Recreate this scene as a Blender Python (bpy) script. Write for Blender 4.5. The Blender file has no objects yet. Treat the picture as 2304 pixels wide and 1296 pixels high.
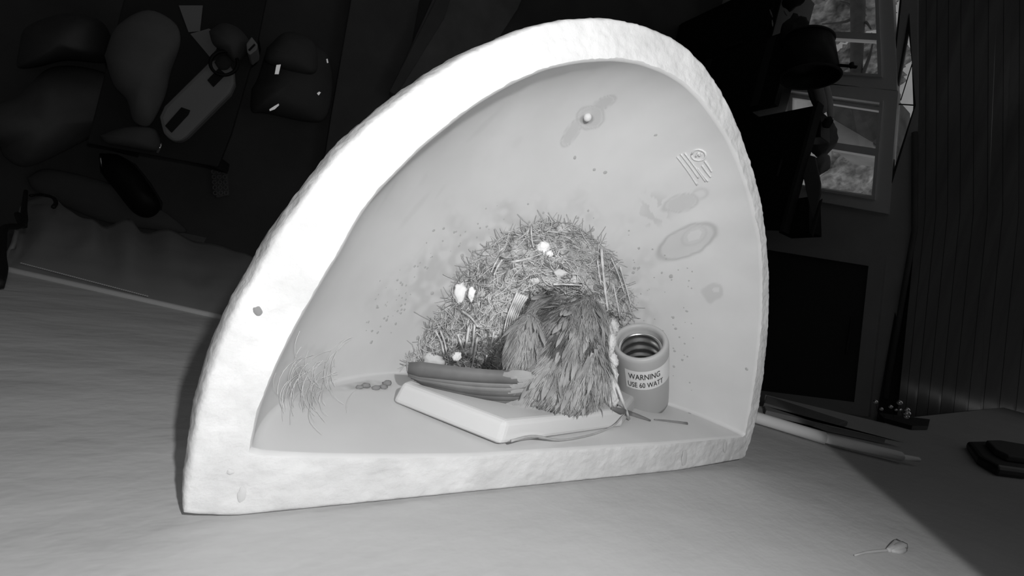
import bpy, bmesh, math, random
import numpy as np
from mathutils import Vector, Matrix, noise, geometry
from mathutils.bvhtree import BVHTree

random.seed(7); rng = np.random.default_rng(7)
sc = bpy.context.scene
col = sc.collection
S = 0.17                                   # half width of the wall light in metres; the plan below is in these units

# ------------------------------------------------------------------ camera, light, exposure
FOC = 900.0                                # focal length in pixels of the 2304 px frame
RV = np.array([0.1213, 0.5226, -0.2077])
TV = np.array([0.1907, -0.615, -1.2578])
def rodrigues(w):
    th = np.linalg.norm(w); k = w/th
    K = np.array([[0,-k[2],k[1]],[k[2],0,-k[0]],[-k[1],k[0],0]])
    return np.eye(3)+math.sin(th)*K+(1-math.cos(th))*K@K
RC = rodrigues(RV)                         # world -> camera
CAM = -RC.T@TV*S
cam_d = bpy.data.cameras.new('camera'); cam = bpy.data.objects.new('camera', cam_d); col.objects.link(cam)
cam_d.sensor_width = 36.0; cam_d.lens = FOC/2304*36; cam_d.clip_start = 0.005; cam_d.clip_end = 60
M4 = np.eye(4); M4[:3,:3] = RC.T; M4[:3,3] = CAM
cam.matrix_world = Matrix(M4.tolist())
sc.camera = cam

world = bpy.data.worlds.new('world'); sc.world = world; world.use_nodes = True
bg = world.node_tree.nodes['Background']; bg.inputs[0].default_value = (1,1,1,1); bg.inputs[1].default_value = 0.30

def lamp(name, kind, loc, energy, size, target=None, **kw):
    d = bpy.data.lights.new(name, kind); d.energy = energy; d.shadow_soft_size = size
    for k, v in kw.items(): setattr(d, k, v)
    o = bpy.data.objects.new(name, d); col.objects.link(o); o.location = loc
    if target is not None: o.rotation_euler = Vector(target).to_track_quat('-Z','Y').to_euler()
    return o
# the infrared lamp of the watching camera (hooded, so its light ends in an arc on the wall) and its weak wide spill
lamp('infrared_lamp', 'SPOT', (-0.744*S, 1.063*S, 1.260*S), 2.7, 0.004, (-0.4397,-0.6372,-0.6329), spot_size=math.radians(170), spot_blend=0.02)
lamp('infrared_spill', 'POINT', tuple(CAM+np.array([-0.012, 0.012, 0.03])), 0.50, 0.006)
# added fill lamp that lifts the dark room, no window stands there
d_ = lamp('room_fill', 'AREA', (0.2, 3.0, 0.7), 1.0, 0.1, (0.45,-1.0,-0.45)); d_.data.shape = 'RECTANGLE'; d_.data.size = 1.4; d_.data.size_y = 1.0

vs = sc.view_settings
sc.display_settings.display_device = 'sRGB'
vs.view_transform = 'Standard'; vs.look = 'None'; vs.exposure = 0.0; vs.gamma = 1.0; vs.use_curve_mapping = False

# ------------------------------------------------------------------ helpers
def ray(px, py):
    return RC.T@np.array([(px-1152)/FOC, -(py-648)/FOC, -1.0])
def atd(px, py, d):                        # point at camera depth d (units of S)
    return CAM+ray(px,py)*d*S
def onp(px, py, n, d):                     # where the ray meets the plane n.x = d (metres)
    n = np.array(n, float); r = ray(px,py)
    return CAM+r*((d-n@CAM)/(n@r))
def pix(P):
    P = np.asarray(P, float).reshape(-1,3); c = (P-CAM)@RC.T
    return np.c_[1152+FOC*c[:,0]/-c[:,2], 648-FOC*c[:,1]/-c[:,2]]
CX, CY, CT = RC.T@np.array([1,0,0]), RC.T@np.array([0,1,0]), RC.T@np.array([0,0,1])

def mat(name, g, rough=0.8, metal=0.0, bump=0.0, bscale=20, var=0.0, vscale=8, spec=0.3, stretch=(1,1,1), attr=None, attr_g=0.3, var2=0.0, v2scale=60):
    m = bpy.data.materials.new(name); m.use_nodes = True
    nt = m.node_tree; b = nt.nodes['Principled BSDF']
    b.inputs['Roughness'].default_value = rough; b.inputs['Metallic'].default_value = metal
    b.inputs['Specular IOR Level'].default_value = spec
    b.inputs['Base Color'].default_value = (g,g,g,1)
    tc = nt.nodes.new('ShaderNodeTexCoord'); mp = nt.nodes.new('ShaderNodeMapping'); mp.inputs['Scale'].default_value = stretch
    nt.links.new(tc.outputs['Object'], mp.inputs['Vector'])
    last = None
    def mixin(fac, lo, hi, prev):
        r = nt.nodes.new('ShaderNodeMapRange'); nt.links.new(fac, r.inputs['Value'])
        r.inputs['From Min'].default_value = 0.3; r.inputs['From Max'].default_value = 0.7
        r.inputs['To Min'].default_value = lo; r.inputs['To Max'].default_value = hi
        if prev is None: return r.outputs['Result']
        k = nt.nodes.new('ShaderNodeMath'); k.operation = 'MULTIPLY'
        nt.links.new(prev, k.inputs[0]); nt.links.new(r.outputs['Result'], k.inputs[1]); return k.outputs[0]
    if var:
        n = nt.nodes.new('ShaderNodeTexNoise'); n.inputs['Scale'].default_value = vscale; n.inputs['Detail'].default_value = 6
        nt.links.new(mp.outputs['Vector'], n.inputs['Vector']); last = mixin(n.outputs['Fac'], g*(1-var), min(1,g*(1+var)), None)
    if var2:
        n = nt.nodes.new('ShaderNodeTexNoise'); n.inputs['Scale'].default_value = v2scale; n.inputs['Detail'].default_value = 3
        nt.links.new(mp.outputs['Vector'], n.inputs['Vector'])
        if last is None: last = mixin(n.outputs['Fac'], g*(1-var2), min(1,g*(1+var2)), None)
        else: last = mixin(n.outputs['Fac'], 1-var2, 1+var2, last)
    if attr:
        a = nt.nodes.new('ShaderNodeAttribute'); a.attribute_name = attr
        mx = nt.nodes.new('ShaderNodeMix'); mx.data_type = 'FLOAT'
        nt.links.new(a.outputs['Fac'], mx.inputs[0]); mx.inputs[2].default_value = g; mx.inputs[3].default_value = attr_g
        if last is not None: nt.links.new(last, mx.inputs[2])
        last = mx.outputs[0]
    if last is not None:
        c = nt.nodes.new('ShaderNodeCombineColor')
        for i in range(3): nt.links.new(last, c.inputs[i])
        nt.links.new(c.outputs[0], b.inputs['Base Color'])
    if bump:
        n = nt.nodes.new('ShaderNodeTexNoise'); n.inputs['Scale'].default_value = bscale; n.inputs['Detail'].default_value = 5
        nt.links.new(mp.outputs['Vector'], n.inputs['Vector'])
        bp = nt.nodes.new('ShaderNodeBump'); bp.inputs['Strength'].default_value = bump; bp.inputs['Distance'].default_value = 0.004
        nt.links.new(n.outputs['Fac'], bp.inputs['Height']); nt.links.new(bp.outputs['Normal'], b.inputs['Normal'])
    return m

OFF = {}                                   # world offset of each object's own space
def link(o, parent=None, off=(0,0,0)):
    col.objects.link(o); off = np.array(off, float)
    if parent is not None:
        o.parent = parent; o.location = tuple(off-OFF[parent.name])
    else: o.location = tuple(off)
    OFF[o.name] = off
    return o
def obj(name, V, F, m, parent=None, smooth=True, off=None):
    V = np.asarray(V, float).reshape(-1,3)
    if off is None:
        if parent is not None: off = OFF[parent.name]
        else:
            off = V.mean(0).copy(); off[2] = V[:,2].min()
    me = bpy.data.meshes.new(name); me.from_pydata((V-off).tolist(), [], [tuple(int(i) for i in f) for f in F]); me.update()
    if smooth: me.polygons.foreach_set('use_smooth', [True]*len(me.polygons))
    if m: me.materials.append(m)
    return link(bpy.data.objects.new(name, me), parent, off)
def tag(o, label=None, cat=None, group=None, kind=None):
    if label: o['label'] = label
    if cat: o['category'] = cat
    if group: o['group'] = group
    if kind: o['kind'] = kind
    return o
def thing(name, loc, label, cat, group=None):
    o = bpy.data.objects.new(name, None); o.empty_display_size = 0.02
    link(o, None, loc); return tag(o, label, cat, group)
def bevel(o, w, seg=2):
    b = o.modifiers.new('bevel','BEVEL'); b.width = w; b.segments = seg; b.limit_method = 'ANGLE'; return o

class MB:
    def __init__(s): s.V = []; s.F = []
    def add(s, V, F):
        k = len(s.V); s.V += [tuple(v) for v in V]; s.F += [tuple(i+k for i in f) for f in F]
    def tube(s, P, r, n=6, taper=None, caps=True):
        P = [np.asarray(p,float) for p in P]; m = len(P); V = []; F = []
        up = None
        for i in range(m):
            t = P[min(i+1,m-1)]-P[max(i-1,0)]; t = t/(np.linalg.norm(t)+1e-12)
            if up is None:
                a = np.array([0,0,1.]) if abs(t[2]) < .9 else np.array([1.,0,0]); up = np.cross(t,a)
            up = up-t*(up@t); up /= np.linalg.norm(up)+1e-12; w = np.cross(t,up)
            rr = r if taper is None else r*taper(i/(m-1))
            for j in range(n):
                a = 2*math.pi*j/n; V.append(P[i]+rr*(math.cos(a)*up+math.sin(a)*w))
        for i in range(m-1):
            for j in range(n):
                F.append((i*n+j, i*n+(j+1)%n, (i+1)*n+(j+1)%n, (i+1)*n+j))
        if caps: F.append(tuple(range(n))[::-1]); F.append(tuple((m-1)*n+j for j in range(n)))
        s.add(V,F)
    def box(s, a, b):
        x0,y0,z0 = a; x1,y1,z1 = b
        s.add([(x0,y0,z0),(x1,y0,z0),(x1,y1,z0),(x0,y1,z0),(x0,y0,z1),(x1,y0,z1),(x1,y1,z1),(x0,y1,z1)],
              [(3,2,1,0),(4,5,6,7),(0,1,5,4),(1,2,6,5),(2,3,7,6),(3,0,4,7)])
    def prism(s, T, d):                    # polygon T (3-D points) pushed by the vector d
        T = [np.asarray(p,float) for p in T]; n = len(T); B = [p+np.asarray(d) for p in T]
        s.add(T+B, [tuple(range(n)), tuple(range(2*n-1,n-1,-1))]+[(i,i+n,(i+1)%n+n,(i+1)%n) for i in range(n)])
    def build(s, name, m, parent=None, smooth=False): return obj(name, s.V, s.F, m, parent, smooth)
def prism(name, T, d, m, parent=None, bev=0.0, smooth=False):
    q = MB(); q.prism(T,d); o = q.build(name,m,parent,smooth)
    bm = bmesh.new(); bm.from_mesh(o.data); bmesh.ops.recalc_face_normals(bm, faces=bm.faces); bm.to_mesh(o.data); bm.free()
    if bev: bevel(o,bev)
    return o
def ico(sub=2):
    bm = bmesh.new(); bmesh.ops.create_icosphere(bm, subdivisions=sub, radius=1)
    V = np.array([v.co[:] for v in bm.verts]); F = [tuple(v.index for v in f.verts) for f in bm.faces]; bm.free(); return V, F
ICO2, ICO3, ICO4 = ico(2), ico(3), ico(4)
def smoothpath(P, n=24):                   # Catmull-Rom through P
    P = [np.asarray(p,float) for p in P]; P = [2*P[0]-P[1]]+P+[2*P[-1]-P[-2]]; out = []
    m = len(P)-3
    for k in range(n):
        u = k/(n-1)*m; i = min(int(u),m-1); t = u-i; a,b,c,d = P[i:i+4]
        out.append(0.5*((2*b)+(c-a)*t+(2*a-5*b+4*c-d)*t*t+(3*b-a-3*c+d)*t**3))
    return out
def inside(poly, x, y):
    poly = np.asarray(poly,float); r = np.zeros(np.shape(x),bool); n = len(poly)
    for i in range(n):
        x0,y0 = poly[i]; x1,y1 = poly[(i+1)%n]
        c = ((y0>y)!=(y1>y))&(x < (x1-x0)*(y-y0)/(y1-y0+1e-12)+x0); r ^= c
    return r
def edgedist(poly, x, y):
    poly = np.asarray(poly,float); d = np.full(np.shape(x),1e9); n = len(poly)
    for i in range(n):
        a = poly[i]; b = poly[(i+1)%n]-a; t = np.clip(((x-a[0])*b[0]+(y-a[1])*b[1])/(b@b+1e-12),0,1)
        d = np.minimum(d, np.hypot(x-a[0]-t*b[0], y-a[1]-t*b[1]))
    return d
def nz(p, s, seed=0): return noise.noise(Vector((p[0]*s+seed, p[1]*s-seed, p[2]*s+2*seed)))

# ------------------------------------------------------------------ materials
m_wall = mat('painted_wall', 0.44, 0.75, bump=0.75, bscale=16, var=0.05, vscale=5, stretch=(1,1,1.6), spec=0.3)
m_trimw = mat('pale_edge', 0.42, 0.6)
m_ceramic = mat('raw_ceramic', 0.60, 0.85, bump=0.35, bscale=120, var=0.06, vscale=22, var2=0.11, v2scale=55)
m_glaze = mat('glazed_ceramic', 0.62, 0.6, var=0.05, vscale=5, var2=0.04, v2scale=24, stretch=(1,1,1), attr='stain', attr_g=0.22, spec=0.25)
m_bracket = mat('bracket_paint', 0.60, 0.6)
m_socket = mat('socket_porcelain', 0.44, 0.45, spec=0.4)
m_metal = mat('thread_metal', 0.75, 0.28, metal=1.0)
m_label = mat('label_paper', 0.78, 0.7)
m_ink = mat('ink', 0.02, 0.8)
m_nest = mat('nest_matter', 0.47, 0.95, bump=0.6, bscale=160, var=0.40, vscale=55, var2=0.2, v2scale=220)
m_straw = mat('pale_straw', 0.66, 0.75, var=0.15, vscale=150)
m_fib = mat('grey_fibre', 0.50, 0.85, var=0.3, vscale=120)
m_fibd = mat('dark_fibre', 0.22, 0.9, var=0.3, vscale=120)
m_down = mat('white_down', 0.92, 0.95)
m_bird = mat('bird_plumage', 0.29, 0.9, var=0.25, vscale=45, bump=0.4, bscale=150)
m_f1 = mat('feather_mid', 0.30, 0.85, var=0.2, vscale=90)
m_f2 = mat('feather_dark', 0.24, 0.85, var=0.2, vscale=90)
m_f3 = mat('feather_pale', 0.37, 0.85, var=0.15, vscale=90)
m_tail = mat('tail_feather', 0.15, 0.6, var=0.2, vscale=60)
m_tailp = mat('tail_feather_pale', 0.27, 0.6, var=0.15, vscale=60)
m_dark = mat('dark_matter', 0.05, 0.9)
m_web = mat('cobweb', 0.66, 0.9)
m_floor = mat('floor_boards', 0.11, 0.8, var=0.15, vscale=4)
m_far = mat('far_wall_paint', 0.50, 0.8, var=0.05)
m_plank = mat('varnished_plank', 0.17, 0.19, var=0.25, vscale=6, stretch=(1,0.15,3), spec=1.0)
_b = m_plank.node_tree.nodes['Principled BSDF']; _b.inputs['Coat Weight'].default_value = 0.8; _b.inputs['Coat Roughness'].default_value = 0.26; _b.inputs['Anisotropic'].default_value = 1.0   # brushed varnish
_tg = m_plank.node_tree.nodes.new('ShaderNodeCombineXYZ'); _tg.inputs[0].default_value = .126; _tg.inputs[2].default_value = .99
m_plank.node_tree.links.new(_tg.outputs[0], _b.inputs['Tangent'])
m_frame = mat('window_paint', 0.88, 0.6)
m_black = mat('black_paint', 0.012, 0.5)
m_charc = mat('charcoal', 0.045, 0.8)
m_dgrey = mat('dark_grey', 0.14, 0.85, var=0.1)
m_grey = mat('grey_cloth', 0.21, 0.9, var=0.12, vscale=10)
m_lgrey = mat('pale_plastic', 0.36, 0.6)
m_white = mat('white_paper', 0.62, 0.8)
m_chrome = mat('chrome', 0.9, 0.12, metal=1.0)
m_rod = mat('pale_rod', 0.78, 0.6)
m_leaf = mat('foliage', 0.30, 0.9, var=0.75, vscale=4.5, var2=0.6, v2scale=14)
m_leafp = mat('pale_foliage', 0.50, 0.9, var=0.5, vscale=4.0, var2=0.45, v2scale=12)
m_bark = mat('bark', 0.10, 0.9, var=0.3)
m_roof = mat('roof_shingle', 0.10, 0.9, var=0.4, vscale=5)
m_siding = mat('house_siding', 0.42, 0.8, var=0.2, vscale=4)
m_glass = bpy.data.materials.new('window_glass'); m_glass.use_nodes = True
nt = m_glass.node_tree; nt.nodes.remove(nt.nodes['Principled BSDF'])
_t = nt.nodes.new('ShaderNodeBsdfTransparent'); _g = nt.nodes.new('ShaderNodeBsdfGlossy'); _g.inputs['Roughness'].default_value = 0.02
_x = nt.nodes.new('ShaderNodeMixShader'); _x.inputs[0].default_value = 0.06
nt.links.new(_t.outputs[0],_x.inputs[1]); nt.links.new(_g.outputs[0],_x.inputs[2]); nt.links.new(_x.outputs[0], nt.nodes['Material Output'].inputs['Surface'])

# ------------------------------------------------------------------ the setting
FZ = -1.9                                  # floor height; z = 0 is the rim of the wall light
XF = 2.2                                   # far wall
Yp = (0,1,0)
def wy(px, py, y=0.0): return onp(px,py,Yp,y)
# wall that carries the light: a thick panel whose lower edge runs slantwise down to the floor side
wl = [wy(0,605), wy(245,660), wy(490,715), wy(1180,835), wy(1716,915), wy(1722,888), wy(1990,952), wy(2060,938), wy(2304,912)]
e0, e1 = wl[0], wl[2]; dd = (e0-e1)/np.linalg.norm(e0-e1)
wl = [e0+dd*0.5]+wl+[np.array([XF-0.02,0,0.6]), np.array([XF-0.02,0,1.55]), np.array([-1.6,0,1.55]), np.array([-1.6,0,(e0+dd*0.5)[2]])]
tag(prism('wall_near', wl, (0,-0.03,0), m_wall), kind='structure')
# rounded pale lip along the lower edge at the left
q = MB(); P = [e0+dd*0.10]+[wy(x,605+x*0.2245) for x in (0,120,245,370,490,640)]
q.tube([p+np.array([0,0.0005,0]) for p in smoothpath(P,20)], 0.0032, 8)
tag(q.build('trim_1', m_trimw, None, True), kind='structure')
# floor and the closed shell of the room
def slabbox(name, a, b, m): 
    q = MB(); q.box(a,b); return tag(q.build(name,m), kind='structure')
slabbox('floor', (-1.7,-0.7,FZ-0.06), (XF+0.1,3.2,FZ), m_floor)
slabbox('ceiling', (-1.7,-0.7,1.55), (2.9,3.2,1.6), m_far)
slabbox('wall_back', (-1.7,-0.7,FZ), (-1.62,3.2,1.55), m_far)
slabbox('wall_opposite', (-1.62,3.12,FZ), (2.8,3.2,1.55), m_far)
slabbox('wall_recess', (-1.62,-0.7,FZ), (XF,-0.62,1.55), m_far)

Xp = (1,0,0)
def fx(px, py, x=XF): return onp(px,py,Xp,x)
def yz(p): return (p[1],p[2])
# windows of the far wall: pixel corners give the opening on that wall, kept upright
def rect_from(px0,py0,px1,py1):
    a = fx(px0,py0); b = fx(px1,py1); return a, b
def quad(pts): return [fx(*p) for p in pts]
# openings as pixel quads on the far wall (sash edge of the casing)
Q1 = quad([(1760,-140),(1969,-140),(1981,172),(1762,158)])
Q2 = quad([(1770,206),(1984,236),(1966,446),(1765,414)])
T1 = quad([(1998,-90),(2036,-90),(2013,132)])
T2 = quad([(2045,48),(2052,140),(2058,238),(2056,248),(2008,402),(2013,228)])
ztop = [fx(2064,-300), fx(2064,40), fx(2066,250), fx(2058,480), fx(1998,900), fx(1960,1150)]
outer = [np.array([XF,-0.62,FZ]), np.array([XF,3.12,FZ]), np.array([XF,3.12,ztop[0][2]])]+ztop+[np.array([XF,-0.62,ztop[-1][2]])]
def holed(name, outer, holes, thick, m):
    loops = [[Vector(p) for p in outer]]+[[Vector(p) for p in h] for h in holes]
    tris = geometry.tessellate_polygon(loops); V = [p for l in loops for p in l]
    n = len(V); VV = [np.array(v) for v in V]+[np.array(v)+np.array([thick,0,0]) for v in V]; F = [tuple(t) for t in tris]+[tuple(i+n for i in t[::-1]) for t in tris]
    k = 0
    for l in loops:
        L = len(l)
        for i in range(L): F.append((k+i,k+(i+1)%L,k+(i+1)%L+n,k+i+n))
        k += L
    o = obj(name, VV, F, m, None, False)
    bm = bmesh.new(); bm.from_mesh(o.data); bmesh.ops.recalc_face_normals(bm, faces=bm.faces); bm.to_mesh(o.data); bm.free()
    return o
far = tag(holed('wall_far', outer, [Q1,Q2,T1,T2], 0.03, m_far), kind='structure')

def lerp(a,b,t): return np.asarray(a)*(1-t)+np.asarray(b)*t
def ring(name, Q, w0, w1, x0, x1, m, parent):  # frame between quad grown by w1 and shrunk by w0
    c = sum(Q)/len(Q)
    def grow(Q, w): 
        out = []
        n = len(Q)
        for i in range(n):
            a = Q[i-1]-Q[i]; b = Q[(i+1)%n]-Q[i]; a = a/np.linalg.norm(a); b = b/np.linalg.norm(b)
            s = np.linalg.norm(np.cross(a,b)); out.append(Q[i]-(a+b)/max(s,.2)*w)
        return out
    A = grow(Q,w1); B = grow(Q,-w0); n = len(Q); V = []; F = []
    for dx in (x0,x1):
        V += [p+np.array([dx,0,0]) for p in A]+[p+np.array([dx,0,0]) for p in B]
    for i in range(n):
        j = (i+1)%n
        F += [(i,j,n+j,n+i),(2*n+i,3*n+i,3*n+j,2*n+j),(i,2*n+i,2*n+j,j),(n+i,n+j,3*n+j,3*n+i)]
    return obj(name, V, F, m, parent, False)
def bar(name, Q, t, w, x0, x1, m, parent, shift=0.0):  # bar across the quad at fraction t of its left and right side
    a = lerp(Q[0],Q[3],t); b = lerp(Q[1],Q[2],t); u = (Q[3]-Q[0]); u = u/np.linalg.norm(u)
    P = [a-u*w, b-u*w, b+u*w, a+u*w]
    return prism(name, [p+np.array([x0,0,0]) for p in P], (x1-x0,0,0), m, parent)
def window(n, Q, t):
    root = obj('window_%d'%n, *casing(Q), m_frame, None, False); tag(root, kind='structure')
    ring('sash', Q, 0.018, 0.002, 0.03, 0.06, m_frame, root)
    ring('stop_bead', Q, 0.0, 0.012, -0.028, -0.012, m_frame, root)
    bar('meeting_rail', Q, t, 0.020, 0.025, 0.065, m_frame, root)
    for a,b in ((0,t),(t,1)):
        P = [lerp(Q[0],Q[3],a),lerp(Q[1],Q[2],a),lerp(Q[1],Q[2],b),lerp(Q[0],Q[3],b)]
        prism('pane', [p+np.array([0.044,0,0]) for p in P], (0.003,0,0), m_glass, root)
    return root
def casing(Q):
    o = ring('tmp', Q, 0.0, 0.062, -0.018, 0.02, m_frame, None); V = [np.array(v.co)+OFF[o.name] for v in o.data.vertices]; F = [tuple(p.vertices) for p in o.data.polygons]
    OFF.pop(o.name); bpy.data.objects.remove(o); return V, F
window(1, Q1, 0.71)
window(2, Q2, 0.50)
for n, T in ((3,T1),(4,T2)):
    r = ring('window_%d'%n, T, 0.004, 0.004, -0.004, 0.012, m_charc, None); tag(r, kind='structure')
    prism('pane', [p+np.array([0.006,0,0]) for p in T], (0.003,0,0), m_glass, r)
q = MB(); q.tube([fx(2052,142)+np.array([0.004,0,0]), fx(2026,225)+np.array([0.004,0,0])], 0.0022, 5)
q.tube([fx(2010,233)+np.array([0.004,0,0]), fx(2058,236)+np.array([0.004,0,0])], 0.003, 5)
q.build('glazing_bar', m_charc, bpy.data.objects['window_4'])
# planked upper wall: real boards with gaps between them, leaning away from the room
NP = -ray(2280,940); NP /= np.linalg.norm(NP)
DP = NP@(fx(2062,350))
def pp(px,py,lift=0.0): return onp(px,py,NP,DP)+NP*lift
pw = prism('wall_upper', [pp(2066,-420,-.03),pp(3000,-420,-.03),pp(3000,1250,-.03),pp(1930,1250,-.03),pp(1975,900,-.03),pp(2050,480,-.03),pp(2064,440,-.03)], tuple(-NP*0.04), m_charc); tag(pw, kind='structure')
edges = [2064,2082,2106,2132,2160,2190,2222,2256,2292,2330,2370,2415,2465]
for i in range(len(edges)-1):
    a0,a1 = edges[i],edges[i+1]; g = 0.5
    T = [pp(a0+g+4,-380), pp(a1-g+4,-380), pp(a1-g-0.0*i,480), pp(a1-g-52,1000), pp(a0+g-52,1000), pp(a0+g,480)]
    tilt = random.uniform(-.002,.002)
    T = [p+NP*(0.002+tilt+random.uniform(-.0008,.0008)) for p in T]
    prism('plank', T, tuple(-NP*0.022), m_plank, pw)
# dark framed doorway low on the far wall
D = quad([(1600,542),(1958,600),(1926,905),(1560,860)])
dr = ring('door_1', D, 0.0, 0.055, -0.02, 0.0, m_far, None); tag(dr, kind='structure')
prism('door_panel', [p+np.array([-0.004,0,0]) for p in D], (0.004,0,0), mat('door_stain', .07, .6), dr)
q = MB(); h = fx(1922,715); q.tube([h+np.array([-0.03,0,0]), fx(1910,800)+np.array([-0.03,0,0])], 0.006, 6); q.build('door_handle', m_charc, dr)
# upright corner strip between far wall and planks
q = MB(); q.tube([fx(2060,300)+np.array([-.012,0,0]), fx(2060,520)+np.array([-.012,0,0]), fx(1995,897)+np.array([-.012,0,0])], 0.011, 6)
tag(q.build('trim_2', m_dgrey, None, True), kind='structure')
# trim boards at the right end of the near wall, behind the pale rod
for n,(a,b,c,d,mm) in enumerate([((1722,900),(1905,960),(1880,968),(1716,918),m_dgrey),((1716,924),(1860,972),(1990,1000),(1720,936),m_grey)]):
    T = [wy(*p)+np.array([0,0.001,0]) for p in (a,b,c,d)]
    tag(prism('trim_%d'%(n+3), T, (0,0.006,0), mm, bev=0.001), kind='structure')

# ------------------------------------------------------------------ outside the windows
ICO5 = ico(5)
def blob(name, c, r, m, parent, sub=ICO5, amp=0.28, f=2.0, seed=0):
    V,F = sub; W = []
    for v in V:
        p = Vector(v)*f; k = 1+amp*noise.noise(p+Vector((seed,)*3))+amp*.6*noise.noise(p*3.1+Vector((seed,)*3))+amp*.5*noise.noise(p*9+Vector((seed,)*3))
        W.append(np.array(c)+np.array(v)*np.array(r)*k)
    return obj(name, W, F, m, parent, True)
GZ = -3.4
slab = MB(); slab.box((XF+.3,-9,GZ-.1),(18,12,GZ)); tag(slab.build('ground', mat('pale_ground', .8, .9, var=.12, vscale=1.5)), kind='structure')
def tree(c, r, m, label, seed, trunk=None):
    t = thing('tree', (c[0],c[1],GZ), label, 'tree', 'trees outside the windows')
    q = MB(); q.tube(smoothpath([(c[0],c[1],GZ),(c[0]+.05,c[1]+.04,(GZ+c[2])/2),(c[0],c[1],c[2])],8), 0.12, 8); q.build('trunk', m_bark, t)
    blob('crown', c, r, m, t, seed=seed); 
    return t
def ex(px,py,x): return fx(px,py,x)
c = ex(1890,28,4.7); tree(c, (0.28,0.30,0.55), m_leaf, 'mottled mid grey tree seen through the upper part of the top window', 3)
c = ex(1880,425,8.0); tree(c, (0.7,0.9,0.95), m_leafp, 'pale leafy tree seen through the lowest pane of the lower window', 11)
c = ex(1935,160,6.4); tree(c, (0.3,0.42,0.5), m_leaf, 'darker bushy tree seen beside the black tapered shade', 23)
# branch crossing the top window
tb = thing('bare_branch', tuple(ex(1930,200,3.6)), 'dark bare limb crossing the top window outside', 'branch')
q = MB(); q.tube(smoothpath([ex(1928,-60,3.6),ex(1930,20,3.6),ex(1929,80,3.6),ex(1926,170,3.6),ex(1925,240,3.6)],14), 0.05, 8, lambda t:1.15-.4*t)
q.build('limb', m_bark, tb, True)
for P in ([(1926,36),(1905,48),(1880,52),(1850,54)],[(1930,30),(1912,12),(1890,2)],[(1935,60),(1948,50),(1960,66)],[(1940,170),(1956,128),(1964,96)]):
    q = MB(); q.tube(smoothpath([ex(x,y,3.6) for x,y in P],10), 0.016, 6, lambda t:1-.7*t); q.build('twig', m_bark, tb, True)
# neighbouring house with a sloping roof edge
h = thing('house', tuple(ex(1920,290,5.0)*np.array([1,1,0])+np.array([0,0,GZ])), 'neighbouring house with dark sloping roof seen through the lower window', 'house')
T = [ex(1868,262,5.0),ex(1964,318,5.0),ex(1990,300,5.0),ex(1990,190,5.0),ex(1868,190,5.0)]
prism('roof', T, (0.8,0,0), m_roof, h)
T = [ex(1868,264,5.1),ex(1964,320,5.1),ex(1964,345,5.1),ex(1868,330,5.1)]
prism('gable_wall', T, (0.6,0,0), m_siding, h)

# ------------------------------------------------------------------ the wall light
OUT_PX = [(408,1160),(406,1138),(410,1054),(417,995),(429,925),(442,866),(459,807),(486,738),(503,693),(528,654),(553,609),(580,560),(606,516),(653,454),(699,393),(745,336),(791,289),(838,252),(884,213),(930,183),(977,151),(1023,125),(1069,104),(1116,86),(1139,74),(1196,57),(1254,47),(1312,44),(1370,49),(1428,64),(1486,89),(1524,115),(1563,147),(1602,194),(1640,251),(1679,333),(1702,402),(1717,471),(1724,530),(1731,604),(1731,690),(1727,767),(1717,863),(1704,939),(1689,997),(1675,1032)]
BASE_PX = [(1671,1034),(1541,1058),(1411,1080),(1324,1100),(1194,1120),(1064,1136),(934,1152),(760,1165),(592,1166),(479,1166),(434,1163)]
IN_PX = [(566,1012),(577,945),(602,876),(627,817),(661,748),(701,678),(735,619),(770,565),(801,502),(847,437),(893,391),(944,338),(1004,289),(1069,238),(1116,210),(1158,186),(1235,153),(1312,138),(1389,134),(1445,142),(1505,165),(1544,190),(1582,228),(1613,271),(1640,313),(1667,375),(1690,444),(1702,502),(1711,542),(1715,624),(1714,719),(1703,824),(1692,901),(1682,950),(1677,976)]
IBASE_PX = [(1672,981),(1628,985),(1498,997),(1411,1002),(1237,1013),(1107,1022),(1020,1025),(890,1026),(760,1026),(627,1022),(588,1018)]
def plane0(P): return np.array([onp(x,y,(0,0,1),0)[:2] for x,y in P])
def resample(P, n, smooth=3):
    P = np.asarray(P); d = np.r_[0,np.cumsum(np.hypot(*np.diff(P,axis=0).T))]; t = np.linspace(0,d[-1],n)
    Q = np.c_[np.interp(t,d,P[:,0]),np.interp(t,d,P[:,1])]
    for _ in range(smooth*6):
        Q[1:-1] = Q[1:-1]*.5+(Q[:-2]+Q[2:])*.25
    return Q
NA, NB = 420, 160
DROP = 0.009                               # the outer edge of the rim is worn away and lies a little lower
def planez(P, z): return np.array([onp(x,y,(0,0,1),z)[:2] for x,y in P])
wd = np.r_[np.clip(np.minimum(np.arange(NA),np.arange(NA)[::-1])/25.0,0,1), np.zeros(NB)]; wd = wd*wd*(3-2*wd)
_x = resample(planez(OUT_PX,0),NA)[:,0]/S; wd[:NA] *= np.clip((.45-_x)/.5,0,1)
O2 = np.r_[resample(planez(OUT_PX,0),NA), resample(plane0(BASE_PX),NB)]; O3 = np.r_[resample(planez(OUT_PX,-DROP),NA), resample(plane0(BASE_PX),NB)]
O2 = O2*(1-wd[:,None])+O3*wd[:,None]
I2 = np.r_[resample(plane0(IN_PX),NA), resample(plane0(IBASE_PX),NB)]
O2[:,1] = np.maximum(O2[:,1], 0.0006); NL = NA+NB
H = 0.62*S; WT = 0.12*S
sconce = thing('wall_light', (0,0,-H-WT), 'large white half-dome ceramic wall light holding a bird nest', 'wall light')
yb = float(np.median(I2[NA+20:NL-20,1]))
V = []; F = []; stain_idx = None
loops = []
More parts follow.
